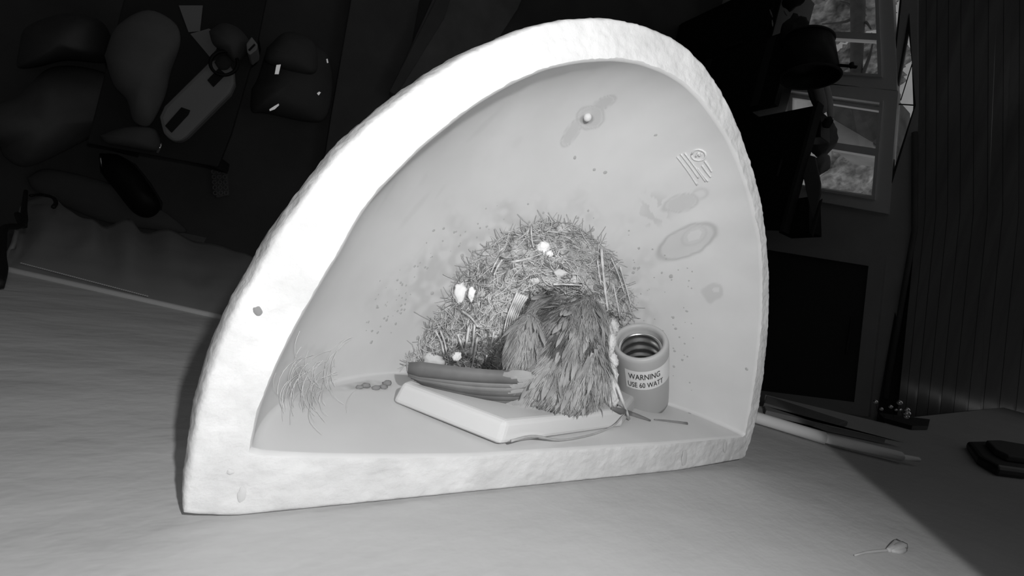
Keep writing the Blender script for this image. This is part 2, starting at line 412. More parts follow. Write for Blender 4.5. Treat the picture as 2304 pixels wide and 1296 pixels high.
# outer skin from the tip of the bowl up to the rim
ND = 40
for k in range(ND):
    ph = (1-k/(ND-1))*math.pi/2*0.985
    L = np.c_[O2*max(math.cos(ph),.02)**0.8, np.full(NL,-(H+WT)*math.sin(ph)-.002*math.cos(ph))-DROP*wd*math.cos(ph)]; loops.append(L)
NR = 22
for k in range(1,NR):
    t = k/NR; L = np.c_[O2*(1-t)+I2*t, np.full(NL,0.0)]
    e = min(t,1-t); L[:,2] = -0.002*max(0,1-e/0.06)**2 - DROP*wd*max(0,1-t/0.16)**1.6; loops.append(L)
NI = 210
inner0 = len(loops)
cI = np.array([0.0, yb])
for k in range(NI):
    ph = k/(NI-1)*math.pi/2*0.99
    sx = max(math.cos(ph),1e-3)**0.85
    L = np.c_[cI+(I2-cI)*sx, np.full(NL,-H*math.sin(ph)-0.0015)]
    loops.append(L)
V = np.concatenate(loops)
# rough, hand-made surface on rim and outside
n_out = inner0*NL
for i in range(n_out):
    p = V[i]; k = i//NL; a = 0.0005 if k < ND else 0.0004
    w = noise.noise(Vector(p*150))*a + noise.noise(Vector(p*420))*a*.9
    V[i] = p+np.array([0.6*w*np.sign(p[0]),0.5*w,w*(0.8 if k>=ND-1 else 0.2)])
V[:,1] = np.maximum(V[:,1],0.0003)
nl = len(loops)
a = np.arange(NL); b = (a+1)%NL
Fa = []
for k in range(nl-1): Fa.append(np.c_[k*NL+a, (k+1)*NL+a, (k+1)*NL+b, k*NL+b])
FC = np.concatenate(Fa)
split = (inner0-1)*NL
shellF = FC[:split]; innF = FC[split:]
used = (inner0)*NL
obj('shell', V[:used], [f for f in shellF if max(f) < used], m_ceramic, sconce)
VI = V[(inner0-1)*NL:]; FI = innF-(inner0-1)*NL
lining = obj('bowl_lining', VI, FI, m_glaze, sconce)
# stains: old water marks and droppings, drawn where they sit on the lining
px_ = pix(VI); X, Y = px_[:,0], px_[:,1]
st = np.zeros(len(VI))
nn = np.array([noise.noise(Vector(v*60)) for v in VI]); n2 = np.array([noise.noise(Vector(v*160)) for v in VI])
def ell(cx,cy,rx,ry,ang,wob=.12):
    c,s = math.cos(math.radians(ang)),math.sin(math.radians(ang)); u = (X-cx)*c+(Y-cy)*s; v = -(X-cx)*s+(Y-cy)*c
    return np.hypot(u/rx,v/ry)*(1+wob*nn+wob*.5*n2)
def sm(a,b,x): t = np.clip((x-a)/(b-a),0,1); return t*t*(3-2*t)
def band(d,c,w): return np.exp(-((d-c)/w)**2)
d = ell(1545,543,68,32,-27); st = np.maximum(st, .42*band(d,1,.10)); st = np.maximum(st,.16*(d<1))
d = ell(1562,530,24,15,-30); st = np.maximum(st,.25*band(d,1.25,.3)); st *= np.where(d<.75,.1,1)
d = ell(1536,455,44,22,-15,.4); st = np.maximum(st,.20*(1-sm(.8,1.05,d))); st = np.maximum(st,.28*band(d,1,.10))
d = ell(1572,438,20,12,-20,.3); st = np.maximum(st,.2*band(d,1,.25))
d = ell(1608,654,23,20,0,.5); st = np.maximum(st,.24*(1-sm(.85,1.1,d))); d = ell(1611,652,8,6,0); st *= np.where(d<1,.2,1)
for c in ((1285,300,34,13,-58),(1330,262,30,26,-20),(1358,232,30,13,-25)):
    d = ell(*c,.3); st = np.maximum(st,.24*(1-sm(.7,1.05,d))); st = np.maximum(st,.30*band(d,1,.10))
d = ell(1320,268,17,12,-10); st = np.maximum(st,.7*(1-sm(.7,1.2,d)))
d = ell(1480,470,60,55,-40,.6); st = np.maximum(st,.22*(1-sm(.3,1.1,d))*(n2>.12))
# grubby halo round the nest and a smear in the left corner
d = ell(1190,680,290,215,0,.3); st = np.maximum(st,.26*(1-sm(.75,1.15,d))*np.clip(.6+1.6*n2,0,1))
d = ell(690,855,75,55,-35,.6); st = np.maximum(st,.55*(1-sm(.5,1.1,d))*np.clip(.65+1.1*nn,0,1))
d = ell(810,868,60,9,-5,.6); st = np.maximum(st,.5*(1-sm(.5,1.2,d))*np.clip(.6+1.2*n2,0,1))
for _ in range(16):
    x0 = random.uniform(760,1250); y0 = random.uniform(260,620)
    d = ell(x0,y0,random.uniform(20,70),random.uniform(4,9),-50+random.uniform(-8,8),.5); st = np.maximum(st,random.uniform(.04,.10)*(1-sm(.4,1.1,d)))
at = lining.data.attributes.new('stain','FLOAT','POINT'); at.data.foreach_set('value', st.astype(np.float32))
BV = BVHTree.FromPolygons([tuple(v) for v in VI], [tuple(int(i) for i in f) for f in FI])
def shell(px,py):
    r = Vector(ray(px,py)); L = r.length; hit = BV.ray_cast(Vector(CAM), r/L)
    if hit[0] is None: return None
    return np.array(hit[0]), np.array(hit[1]), hit[3]/L/S      # point, normal, camera depth in S
def sdepth(px,py,default=1.9):
    h = shell(px,py); return default if h is None else h[2]
# dirt specks: small flattened domes on the lining
q = MB()
specks = [(1293,355,6),(1337,382,6),(1362,388,6),(1475,304,5),(1427,603,5),(1437,603,5),(1425,614,5),(1510,622,6),(1040,575,7),(972,660,7),(980,720,6),(940,760,7),(905,640,5),(870,720,5),(835,770,6),(848,690,6),(1333,517,6),(1300,490,5),(1190,500,5),(1095,555,6),(1545,700,4),(1552,930,5),(1515,715,4),(1520,740,4),(1490,745,4),(1518,790,4),(1535,810,4),(1516,825,4),(1680,830,5)]
for _ in range(80):
    a = random.gauss(2.9,.9); r = random.uniform(1.0,1.28); specks.append((1190+290*r*math.cos(a),760-240*r*abs(math.sin(a)),random.uniform(1.2,4.8)))
for _ in range(60): specks.append((random.uniform(1380,1560),random.uniform(560,900),random.uniform(1.5,3)))
for (x,y,r) in specks:
    h = shell(x,y)
    if h is None: continue
    p,n,d = h; 
    if n@ray(x,y) > 0: n = -n
    u = np.cross(n,[0,0,1.]); u /= np.linalg.norm(u)+1e-9; w = np.cross(n,u); rr = r*d*S/FOC*.8
    W = [p+n*rr*.35]+[p+rr*random.uniform(.7,1.2)*(math.cos(t)*u+math.sin(t)*w) for t in np.linspace(0,2*math.pi,9)[:-1]]
    q.add(W,[(0,i+1,(i+1)%8+1) for i in range(8)])
tag(q.build('dirt_specks', mat('speck',0.42,0.95), sconce, True), kind='stuff')
# screw head holding the bowl, and the moulded maker's mark
p,n,d = shell(1321,262); 
if n@ray(1321,262) > 0: n = -n
Vv,Ff = ICO3; obj('screw', p+n*0.0008+Vv*np.array([1,1,1])*0.0024, Ff, m_bracket, sconce)
p,n,d = shell(578,700) or (None,)*3 if False else (None,None,None)
def onshell(P, lift=0.0006):
    out = []
    for x,y in P:
        p,n,d = shell(x,y); n = n if n@ray(x,y) < 0 else -n; out.append(p+n*lift)
    return out
mk = MB()
for P in ([(1524,352),(1548,384),(1569,416)],[(1532,346),(1552,372),(1572,400)],[(1541,344),(1565,376),(1588,408)],[(1570,378),(1582,394),(1594,408)],[(1580,372),(1590,386),(1600,398)],[(1586,362),(1596,376),(1602,386)],
          [(1556,348),(1562,338),(1574,336),(1586,342),(1588,352),(1580,360),(1566,360),(1558,355),(1556,348)],[(1566,352),(1572,343),(1574,351),(1580,344)]):
    mk.tube(onshell(smoothpath([np.array(p,float) for p in P],14), .0002), 0.0006, 6)
mk.build('moulded_mark', m_glaze, sconce, True)
# chip on the rim, left side, and the old brown spots on the rim
rp = lambda x,y: onp(x,y,(0,0,1),0.0004)
for (x,y,rx,ry,ang) in ((580,700,12,9,40),(544,1112,9,19,10),(518,1062,8,6,0),(1540,1030,6,18,5),(1632,1005,4,14,5)):
    n_ = 20; c,s = math.cos(math.radians(ang)),math.sin(math.radians(ang)); W = [rp(x,y)+np.array([0,0,.0006])]
    for i in range(n_):
        a = 2*math.pi*i/n_; k = 1+.3*nz((math.cos(a),math.sin(a),x*.01),1.7); u,v = rx*k*math.cos(a),ry*k*math.sin(a); W.append(rp(x+u*c-v*s,y+u*s+v*c))
    obj('rim_spot', W, [(0,i+1,(i+1)%n_+1) for i in range(n_)], mat('rim_spot', 0.22 if y == 700 else 0.55, 0.9), sconce)
# mounting bracket: faceted raised plate
YB = yb+0.0005
bp = [onp(x,y,Yp,YB) for x,y in ((1123,1003),(1398,962))]
bp += [np.array([0.66*S,YB,-0.36*S]),np.array([0.45*S,YB,-0.52*S]),np.array([-0.15*S,YB,-0.57*S]),onp(880,905,Yp,YB)]
bp[4] = np.array([-0.30*S,YB,-0.50*S])
c = sum(bp)/len(bp); hb = 0.0115
W = bp+[c+(p-c)*0.965+np.array([0,hb,0]) for p in bp]; n_ = len(bp)
br = obj('mounting_bracket', W, [tuple(range(n_-1,-1,-1)),tuple(range(n_,2*n_))]+[(i,(i+1)%n_,(i+1)%n_+n_,i+n_) for i in range(n_)], m_bracket, sconce, False)
bm = bmesh.new(); bm.from_mesh(br.data); bmesh.ops.recalc_face_normals(bm, faces=bm.faces); bm.to_mesh(br.data); bm.free(); bevel(br,0.0025,3)
# wire lying on the bracket
q = MB(); P = [(1150,992,1.14),(1200,981,1.2),(1260,990,1.27),(1330,978,1.36),(1380,958,1.44),(1405,932,1.5)]
q.tube(smoothpath([atd(x,y,d-.02) for x,y,d in P],24), 0.0007, 6, lambda t:1-.4*t)
q.build('lead_wire', m_f3, sconce, True)
# lamp socket
sb, stp = atd(1448,888,1.86), atd(1439,766,1.66); ax = stp-sb; LS = np.linalg.norm(ax); ax = ax/LS
sr = 62/FOC*1.66*S
u = CX-ax*(CX@ax); u /= np.linalg.norm(u); w = np.cross(ax,u)
def lathe(prof, n=64, cap0=False):
    V = []; F = []
    for (r,z) in prof:
        for j in range(n):
            a = 2*math.pi*j/n; V.append(sb+ax*z+r*(math.cos(a)*u+math.sin(a)*w))
    for i in range(len(prof)-1):
        for j in range(n): F.append((i*n+j,i*n+(j+1)%n,(i+1)*n+(j+1)%n,(i+1)*n+j))
    return V,F
prof = [(sr*.50,-.004),(sr*.94,-.004),(sr*.955,0),(sr*.97,LS*.15),(sr*.985,LS*.55),(sr*1.0,LS*.84),(sr*1.0,LS*.95),(sr*.975,LS*.985),(sr*.93,LS),(sr*.86,LS*1.0),(sr*.80,LS*.985),(sr*.775,LS*.95),(sr*.77,LS*.6),(sr*.77,LS*.3),(sr*.01,LS*.3)]
soc = obj('lamp_socket', *lathe(prof), m_socket, sconce)
prof = []
for i in range(45):
    z = LS*(.30+.58*i/44); prof.append((sr*(.715+.035*math.cos(i/44*2*math.pi*4.5)),z))
prof.append((sr*.76,LS*.885))
obj('screw_shell', *lathe(prof), m_metal, soc)
obj('contact', *lathe([(sr*.7,LS*.32),(sr*.3,LS*.32),(sr*.28,LS*.36),(sr*.01,LS*.37)],24), m_dark, soc)
# warning label wrapped round the socket
def oncyl(a,z,lift): 
    r = sr*(.985+.0*z)*1.0+lift; return sb+ax*z+r*(math.cos(a)*u+math.sin(a)*w)
# angle that faces the camera
cd = CAM-(sb+ax*LS*.4); a0 = math.atan2(cd@w, cd@u)
sgn = 1 if (math.cos(a0+.3)*u+math.sin(a0+.3)*w)@CX > (math.cos(a0)*u+math.sin(a0)*w)@CX else -1
A0, A1 = a0-sgn*0.62, a0+sgn*1.55; Z0, Z1 = LS*.50, LS*.82
na = 30; V = []; F = []
for i in range(na+1):
    for z in (Z0,Z1): V.append(oncyl(A0+(A1-A0)*i/na, z, 0.0003))
for i in range(na): F.append((2*i,2*i+1,2*i+3,2*i+2))
lab = obj('warning_label', V, F, m_label, soc)
def textmesh(s):
    c = bpy.data.curves.new('t','FONT'); c.body = s; c.size = 1.0; c.resolution_u = 3; o = bpy.data.objects.new('t',c); col.objects.link(o)
    dg = bpy.context.evaluated_depsgraph_get(); me = bpy.data.meshes.new_from_object(o.evaluated_get(dg)); V = np.array([v.co[:] for v in me.vertices]); F = [tuple(p.vertices) for p in me.polygons]
    bpy.data.objects.remove(o); bpy.data.curves.remove(c); bpy.data.meshes.remove(me); return V,F
for s, zc, hh, a_s, wid in (('WARNING', LS*.685, LS*.095, .14, 1.12), ('USE 60 WATT', LS*.545, LS*.090, .10, 1.28)):
    tv, tf = textmesh(s); tv[:,0] -= tv[:,0].min(); tv[:,0] /= tv[:,0].max(); tv[:,1] /= 0.72
    bb = bmesh.new(); me = bpy.data.meshes.new('t'); me.from_pydata(tv.tolist(),[],tf)
    W = [oncyl(A0+sgn*(a_s+x*wid), zc+y*hh, 0.0007) for x,y,_ in tv]
    obj('lettering', W, tf, m_ink, soc, False); bb.free()
# bright lump of glue and a nut at the foot of the socket
Vv,Ff = ICO2
for (x,y,r,d,mm) in ((1421,910,5,1.80,m_chrome),(1450,914,4,1.80,m_chrome),(1436,918,11,1.83,m_glaze)):
    obj('socket_nut' if mm is m_chrome else 'glue_lump', atd(x,y,d)+Vv*r*d*S/FOC*np.array([1.3,.8,1]), Ff, mm, sconce)

# ------------------------------------------------------------------ the nest
NPOLY = [(912,822),(930,790),(965,742),(1000,690),(1030,632),(1055,592),(1095,556),(1140,528),(1190,505),(1240,497),(1290,507),(1335,535),(1375,572),(1398,622),(1415,675),(1425,712),(1400,745),(1388,790),(1396,850),(1412,900),(1400,938),(1330,950),(1200,945),(1150,900),(1100,850),(1000,842)]
nest = thing('bird_nest', tuple(atd(1200,760,1.9)), 'cup nest of grass, fibre and white fluff packed inside the bowl of the wall light', 'nest')
ST = 4.0
gx = np.arange(900,1436,ST); gy = np.arange(488,960,ST)
GX,GY = np.meshgrid(gx,gy); ins = inside(NPOLY,GX,GY); ed = edgedist(NPOLY,GX,GY)
DN = np.zeros_like(GX)                      # camera depth of nest surface (units of S)
base = np.array([[sdepth(x,y,1.8) for x in gx] for y in gy])
def nest_thick(x,y,e):
    t = 0.30*sm(0,95,e)
    # cup: pressed in where the bird sits
    c = np.hypot((x-1265)/125,(y-775)/125); t = t-0.17*(1-sm(.45,1.05,c))+0.05*np.exp(-((c-1.15)/.18)**2)
    return t
TH = nest_thick(GX,GY,np.where(ins,ed,0))
for i in range(len(gy)):
    for j in range(len(gx)):
        if ins[i,j]:
            p = (gx[j]*.01,gy[i]*.01,0); f = min(1,ed[i,j]/25)
            TH[i,j] += f*(0.035*nz(p,3.5)+0.028*nz(p,8,3)+0.016*nz(p,18,9))
DN = base-np.where(ins,np.maximum(TH,0.0),0)
keep = ins|(ed<ST*1.2)
idx = -np.ones(GX.shape,int); V = []; F = []
for i in range(len(gy)):
    for j in range(len(gx)):
        if keep[i,j]:
            idx[i,j] = len(V); V.append(atd(gx[j],gy[i],DN[i,j]+(0.01 if not ins[i,j] else 0)))
for i in range(len(gy)-1):
    for j in range(len(gx)-1):
        k = (idx[i,j],idx[i+1,j],idx[i+1,j+1],idx[i,j+1])
        if min(k) >= 0: F.append(k)
obj('nest_cup', V, F, m_nest, nest)
def ndepth(x,y):
    j = min(max((x-gx[0])/ST,0),len(gx)-1.001); i = min(max((y-gy[0])/ST,0),len(gy)-1.001)
    i0,j0 = int(i),int(j); fi,fj = i-i0,j-j0
    return DN[i0,j0]*(1-fi)*(1-fj)+DN[i0+1,j0]*fi*(1-fj)+DN[i0,j0+1]*(1-fi)*fj+DN[i0+1,j0+1]*fi*fj
def strand(q, x, y, ang, L, r, lift=6, bend=0.0, n=6):
    P = []
    for k in range(n):
        t = k/(n-1)-.5; a = ang+bend*t; xx = x+L*t*math.cos(a); yy = y+L*t*math.sin(a)
        P.append(atd(xx,yy,ndepth(xx,yy)-(lift*(1-2.2*t*t))*1.8/FOC))
    q.tube(P, r*1.8*S/FOC, 4, lambda t:1-.5*abs(2*t-1), caps=False)
sets = {'grass_fibres':(m_straw,MB()),'grey_fibres':(m_fib,MB()),'dark_fibres':(m_fibd,MB())}
def inpoly(x,y): return bool(inside(NPOLY,np.array([x]),np.array([y]))[0])
cnt = 0
while cnt < 1900:
    x = random.uniform(905,1430); y = random.uniform(492,950)
    if not inpoly(x,y): continue
    c = math.hypot((x-1265)/120,(y-775)/130)
    if c < .75: continue
    cnt += 1
    u_ = random.random(); key = 'grass_fibres' if u_ < .40 else 'grey_fibres' if u_ < .78 else 'dark_fibres'
    tang = math.atan2(y-800,x-1250)+math.pi/2               # fibres wind round the cup
    a = tang+random.gauss(0,.6) if random.random() < .6 else random.uniform(0,math.pi)
    strand(sets[key][1], x, y, a, random.uniform(16,70), random.uniform(.5,1.25), random.uniform(1,8), random.gauss(0,.9))
for k,(m,q) in sets.items(): tag(q.build(k,m,nest,True), kind='stuff')
# frayed fibres sticking out round the rim of the nest on the bowl
q = MB()
for _ in range(220):
    i = random.randint(0,16); a = np.array(NPOLY[i],float); b = np.array(NPOLY[i+1],float); p = a+(b-a)*random.random()
    o = p-np.array([1200,760]); o /= np.linalg.norm(o); e = p+o*random.uniform(-4,14)+np.array([random.gauss(0,13),random.gauss(0,13)])
    P = []
    for t in (0,.33,.66,1):
        xy = p+(e-p)*t; P.append(atd(xy[0],xy[1],sdepth(xy[0],xy[1],1.8)-(4+3*math.sin(3*t))*1.8/FOC))
    q.tube(P, random.uniform(.4,.8)*1.8*S/FOC, 3, caps=False)
tag(q.build('loose_fibres', m_fib, nest, True), kind='stuff')
# stalks one can pick out singly
def stalk(P, r, lift, m, name='grass_stalk', flat=1.0):
    P = smoothpath([np.array(p,float) for p in P],12); q = MB()
    q.tube([atd(x,y,ndepth(x,y)-lift*1.8/FOC) for x,y in P], r*1.8*S/FOC, 5, lambda t:1-.35*t)
    return q.build(name,m,nest,True)
for k in range(6):
    x = 1142+k*4.6; stalk([(x+22,658+k*2),(x+8,690),(x-3,722),(x-9,755+3*k)], 2.1, 16+random.uniform(-2,3), m_straw)
stalk([(1353,560),(1356,600),(1361,650),(1367,695)], 3.8, 14, m_straw)
stalk([(1344,585),(1348,615),(1352,640)], 2.0, 13, m_straw)
for P in ([(1068,730),(1065,765),(1060,800)],[(1074,760),(1068,795),(1060,832)],[(1055,735),(1050,770),(1046,790)],[(980,745),(992,768),(1000,800)],[(990,742),(1000,768),(1005,795)],[(1030,752),(1040,780),(1050,800)],[(1040,700),(1060,715),(1075,735)],[(1095,800),(1093,818),(1096,838)],[(1112,745),(1108,765),(1104,785)],[(1130,585),(1120,600),(1112,618)],[(1122,580),(1113,596),(1106,612)],[(1245,640),(1275,640),(1310,642)],[(1150,590),(1175,585),(1195,580)],[(1195,510),(1196,535),(1200,556)],[(1375,580),(1392,620),(1405,660)],[(1395,600),(1410,650),(1420,690)],[(1380,640),(1390,690),(1395,720)]):
    stalk(P, random.uniform(1.6,2.6), random.uniform(8,14), m_straw)
# white fluff
for (x,y,rx,ry,l,m) in ((1037,661,15,21,12,m_down),(1062,662,8,14,10,m_down),(1222,557,14,13,10,m_down),(1236,572,7,7,8,m_down),(1027,800,9,11,12,m_down),(975,808,20,16,10,m_white),(985,822,9,10,14,m_down),(1200,632,14,9,10,m_white),(1260,615,13,8,9,m_white)):
    d = ndepth(x,y)-l*1.8/FOC; Vv,Ff = ICO3; W = []
    for v in Vv:
        k = 1+.35*nz(v,2.2,x)+.30*nz(v,6,y)+.2*nz(v,13,x); W.append(atd(x,y,d)+(CX*v[0]*rx+CY*v[1]*ry+CT*v[2]*min(rx,ry)*.7)*k*1.7*S/FOC)
    obj('down_tuft', W, Ff, m, nest)
# pale fluffy ridge between bird and socket
for (x,y,rx,ry) in ((1368,848,20,38),(1378,885,16,30),(1376,812,14,20),(1372,770,14,24),(1378,735,13,20)):
    Vv,Ff = ICO4; d = 1.50
    W = [atd(x,y,d)+(CX*v[0]*rx+CY*v[1]*ry+CT*v[2]*16)*(1+.3*nz(v,2.2,x)+.22*nz(v,6,y)+.16*nz(v,14,y))*d*S/FOC for v in Vv]
    obj('lining_tuft', W, Ff, m_straw if y > 760 else m_fib, nest)
# shade of holes in the weave, put on as dark patches
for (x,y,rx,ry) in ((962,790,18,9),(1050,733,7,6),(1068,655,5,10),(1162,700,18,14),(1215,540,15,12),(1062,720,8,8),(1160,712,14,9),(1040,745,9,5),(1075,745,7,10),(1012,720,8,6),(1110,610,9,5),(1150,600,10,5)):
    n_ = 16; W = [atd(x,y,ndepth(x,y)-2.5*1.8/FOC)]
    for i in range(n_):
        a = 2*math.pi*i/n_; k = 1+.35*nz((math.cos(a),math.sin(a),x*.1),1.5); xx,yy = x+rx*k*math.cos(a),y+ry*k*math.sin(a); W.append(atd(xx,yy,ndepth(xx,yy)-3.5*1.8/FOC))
    obj('hole_shade', W, [(0,i+1,(i+1)%n_+1) for i in range(n_)], m_fibd, nest)

# ------------------------------------------------------------------ the bird
BD = 1.34
def bpt(x,y,t): return atd(x,y,BD-t/FOC*BD)          # t: pixels towards the camera
bird = thing('bird', tuple(bpt(1265,900,-40)), 'small streaky brown-grey bird seen from behind, tail to the left, head down in the nest', 'bird')
bodyV = []; bodyF = []
PX = BD*S/FOC
def bell(x,y,t,rx,ry,rt,ang=0):
    Vv,Ff = ICO4; k = len(bodyV); c,s = math.cos(math.radians(ang)),math.sin(math.radians(ang)); o = bpt(x,y,t)
    for v in Vv:
        a,b,e = v[0]*rx,v[1]*ry,v[2]*rt; bodyV.append(o+(CX*(a*c-b*s)+CY*(a*s+b*c)+CT*e)*PX)
    bodyF.extend(tuple(i+k for i in f) for f in Ff)
bell(1272,805,-20,92,124,66,-6); bell(1280,868,6,92,58,54); bell(1180,778,-8,40,78,46,-12); bell(1245,710,-60,62,50,48); bell(1310,735,-40,60,70,58)
bell(1232,855,4,60,60,56); bell(1190,872,0,42,44,38,-10); bell(1148,875,-4,40,30,20,-8); bell(1325,835,0,46,86,52,6); bell(1160,805,-12,22,40,32); bell(1215,680,-70,20,22,24)
body = obj('body', bodyV, bodyF, m_bird, bird)
r = body.modifiers.new('remesh','REMESH'); r.mode = 'VOXEL'; r.voxel_size = 0.0011; r.use_smooth_shade = True
s_ = body.modifiers.new('smooth','SMOOTH'); s_.iterations = 7; s_.factor = .6
tx = bpy.data.textures.new('plumage','CLOUDS'); tx.noise_scale = 0.006; tx.noise_depth = 3
dm = body.modifiers.new('ruffle','DISPLACE'); dm.texture = tx; dm.strength = 0.0035; dm.mid_level = .5; dm.texture_coords = 'LOCAL'
# smooth body surface to seat the feathers on
dg = bpy.context.evaluated_depsgraph_get(); BB = BVHTree.FromObject(body, dg)
boff = Vector(OFF['body'])
def bsurf(x,y):
    rr = Vector(ray(x,y)); rr.normalize(); h = BB.ray_cast(Vector(CAM)-boff, rr)
    if h[0] is None: return None
    return np.array(h[0]+boff), np.array(h[1])
def feather(q, p, dirv, nrm, L, W, curl=.15, n=5):
    d = np.asarray(dirv)/np.linalg.norm(dirv); nrm = nrm-d*(nrm@d); nrm /= np.linalg.norm(nrm)+1e-9; s = np.cross(d,nrm); V = []; F = []
    for i in range(n+1):
        t = i/n; wdt = W*math.sin(math.pi*min(1,.12+t*.80))**.7*(1 if t < .999 else .35); c = p+d*L*t+nrm*(L*curl*(t-t*t*1.4))
        V += [c-s*wdt-nrm*wdt*.25, c, c+s*wdt-nrm*wdt*.25]
    for i in range(n):
        k = 3*i; F += [(k,k+1,k+4,k+3),(k+1,k+2,k+5,k+4)]
    q.add(V,F)
def flow(x,y):                              # lie of the plumage in picture directions, from the nape down to the tail and flanks
    if x < 1215: v = np.array([-.25-.35*max(0,(y-760)/80),1.0])
    else: v = np.array([-.45+.35*(x-1290)/90,1.0])
    return v/np.linalg.norm(v)
groups = {'plumage_mid':(m_f1,MB()),'plumage_dark':(m_f2,MB()),'plumage_pale':(m_f3,MB()),'plumage_black_shade':(mat('feather_black_shade',0.10,0.9),MB())}
cnt = 0; tries = 0
while cnt < 300 and tries < 6000:
    tries += 1; x = random.uniform(1110,1400); y = random.uniform(650,960); h = bsurf(x,y)
    if h is None: continue
    cnt += 1; p,n = h; f = flow(x,y); dv = CX*f[0]-CY*f[1]+CT*random.uniform(-.1,.1); dv = dv-n*(dv@n)
    pale = 0.0; dark = .45 if (y < 800 and x > 1215) else .12
    u_ = random.random(); key = 'plumage_pale' if u_ < pale else 'plumage_dark' if u_ < pale+dark else 'plumage_mid'
    feather(groups[key][1], p-n*.0003, dv+n*.12*np.linalg.norm(dv), n, random.uniform(34,62)*PX*(1 if y < 870 else .45), random.uniform(4,7)*PX, .14)
# fine barbs over the feathers, clumped in soft streaks
cnt = 0; tries = 0
while cnt < 9000 and tries < 40000:
    tries += 1; x = random.uniform(1105,1402); y = random.uniform(645,960); h = bsurf(x,y)
    if h is None: continue
    cnt += 1; p,n = h; f = flow(x,y); dv = CX*(f[0]+random.gauss(0,.16))-CY*f[1]+CT*random.uniform(-.1,.1); dv = dv-n*(dv@n); dv /= np.linalg.norm(dv)+1e-9
    k_ = noise.noise(Vector((x*.022+y*.006, y*.009-x*.004, 3.0)))+.5*noise.noise(Vector((x*.06,y*.02,8.0)))+(-.30 if (y < 800 and x > 1215) else .10)+random.gauss(0,.10)
    for bx,by,brx,bry,bv in ((1338,862,14,48,-.55),(1210,806,10,24,-.9),(1146,812,12,24,-.8),(1168,700,22,18,-.5),(1160,765,40,36,.25),(1180,810,26,30,.3),(1265,870,60,50,.22),(1300,905,60,30,.15),(1215,780,20,8,-.4),(1240,690,30,18,-.3),(1195,725,20,14,.25),(1270,700,30,14,.2)):  # the darkest spots paint shade into slits between the body lobes
        k_ += bv*math.exp(-((x-bx)/brx)**2-((y-by)/bry)**2)
    key = 'plumage_pale' if k_ > .16 else 'plumage_black_shade' if k_ < -.62 else 'plumage_dark' if k_ < -.22 else 'plumage_mid'
    L = random.uniform(16,38)*PX*(1 if y < 885 else .45); wdt = random.uniform(.6,1.3)*PX; s2 = np.cross(dv,n); q = groups[key][1]; V = []
    for t in (0,.4,.75,1):
        c = p+n*(.0006+L*.22*t*(1-.45*t))+dv*L*t; V += [c-s2*wdt*(1-.75*t), c+s2*wdt*(1-.75*t)]
    q.add(V,[(0,1,3,2),(2,3,5,4),(4,5,7,6)])
for k,(m,q) in groups.items(): tag(q.build(k,m,bird,True), kind='stuff')
# wing feathers, each its own
for i in range(7):
    t = i/6; x0,y0 = 1372-8*i,752+8*i; x1,y1 = 1350-12*i,905+5*i
    h = bsurf(min(x0,1365),y0); p = h[0] if h else bpt(x0,y0,10)
    p = p+CT*(5+2*i)*PX; e = bpt(x1,y1,30+3*i); h2 = bsurf(x1,y1); e = (h2[0]+CT*(4+i)*PX) if h2 else e
    q = MB(); feather(q, p, e-p, CT+CX*.4, np.linalg.norm(e-p), 10*PX, .10, 8); q.build('wing_feather', m_f2 if i%2 == 0 else m_f1, bird, True)
for i in range(5):
    x0,y0 = 1200-12*i,712+8*i; x1,y1 = 1168-9*i,808+6*i; h = bsurf(x0,y0); h2 = bsurf(x1,y1)
    if not h: continue
    p = h[0]+CT*(4+i)*PX; e = (h2[0]+CT*(5+i)*PX) if h2 else bpt(x1,y1,20)
    q = MB(); feather(q, p, e-p, CT-CX*.3, np.linalg.norm(e-p), 9*PX, .10, 8); q.build('wing_feather', m_f1 if i%2 else m_f3, bird, True)
# tail: six long blades fanned a little, narrow at the rump
for i in range(7):
    t = i/6
    p = bpt(1215, 852+56*t, 52-3*i); e = bpt(912+3*abs(i-2)+4*i, 828+24*t, 66-3*i)
    mid = lerp(p,e,.5)+(-CY*(4+16*t)+CT*2)*PX
    P = smoothpath([p,mid,e],12); q = MB(); V = []; F = []
    for k,c in enumerate(P):
        tt = k/11; wdt = (13+3*tt)*(1 if tt < .93 else .72)*PX; tv = P[min(k+1,11)]-P[max(k-1,0)]; tv = tv/np.linalg.norm(tv); s = np.cross(CT,tv); s /= np.linalg.norm(s)
        V += [c-s*wdt-CT*3*PX, c, c+s*wdt-CT*3*PX]
    for k in range(11):
        b_ = 3*k; F += [(b_,b_+1,b_+4,b_+3),(b_+1,b_+2,b_+5,b_+4)]
    o = obj('tail_feather', V, F, m_tailp if i in (1,2) else m_tail, bird); sd = o.modifiers.new('solid','SOLIDIFY'); sd.thickness = .0004
# tail coverts
q = MB()
for i in range(26):
    x = random.uniform(1165,1215); y = random.uniform(838,925); feather(q, bpt(x,y,60-.3*(y-838)), -CX*1.0-CY*.12*((y-850)/40), CT, random.uniform(40,75)*PX, random.uniform(6,9)*PX, .12)
tag(q.build('tail_coverts', m_f1, bird, True), kind='stuff')

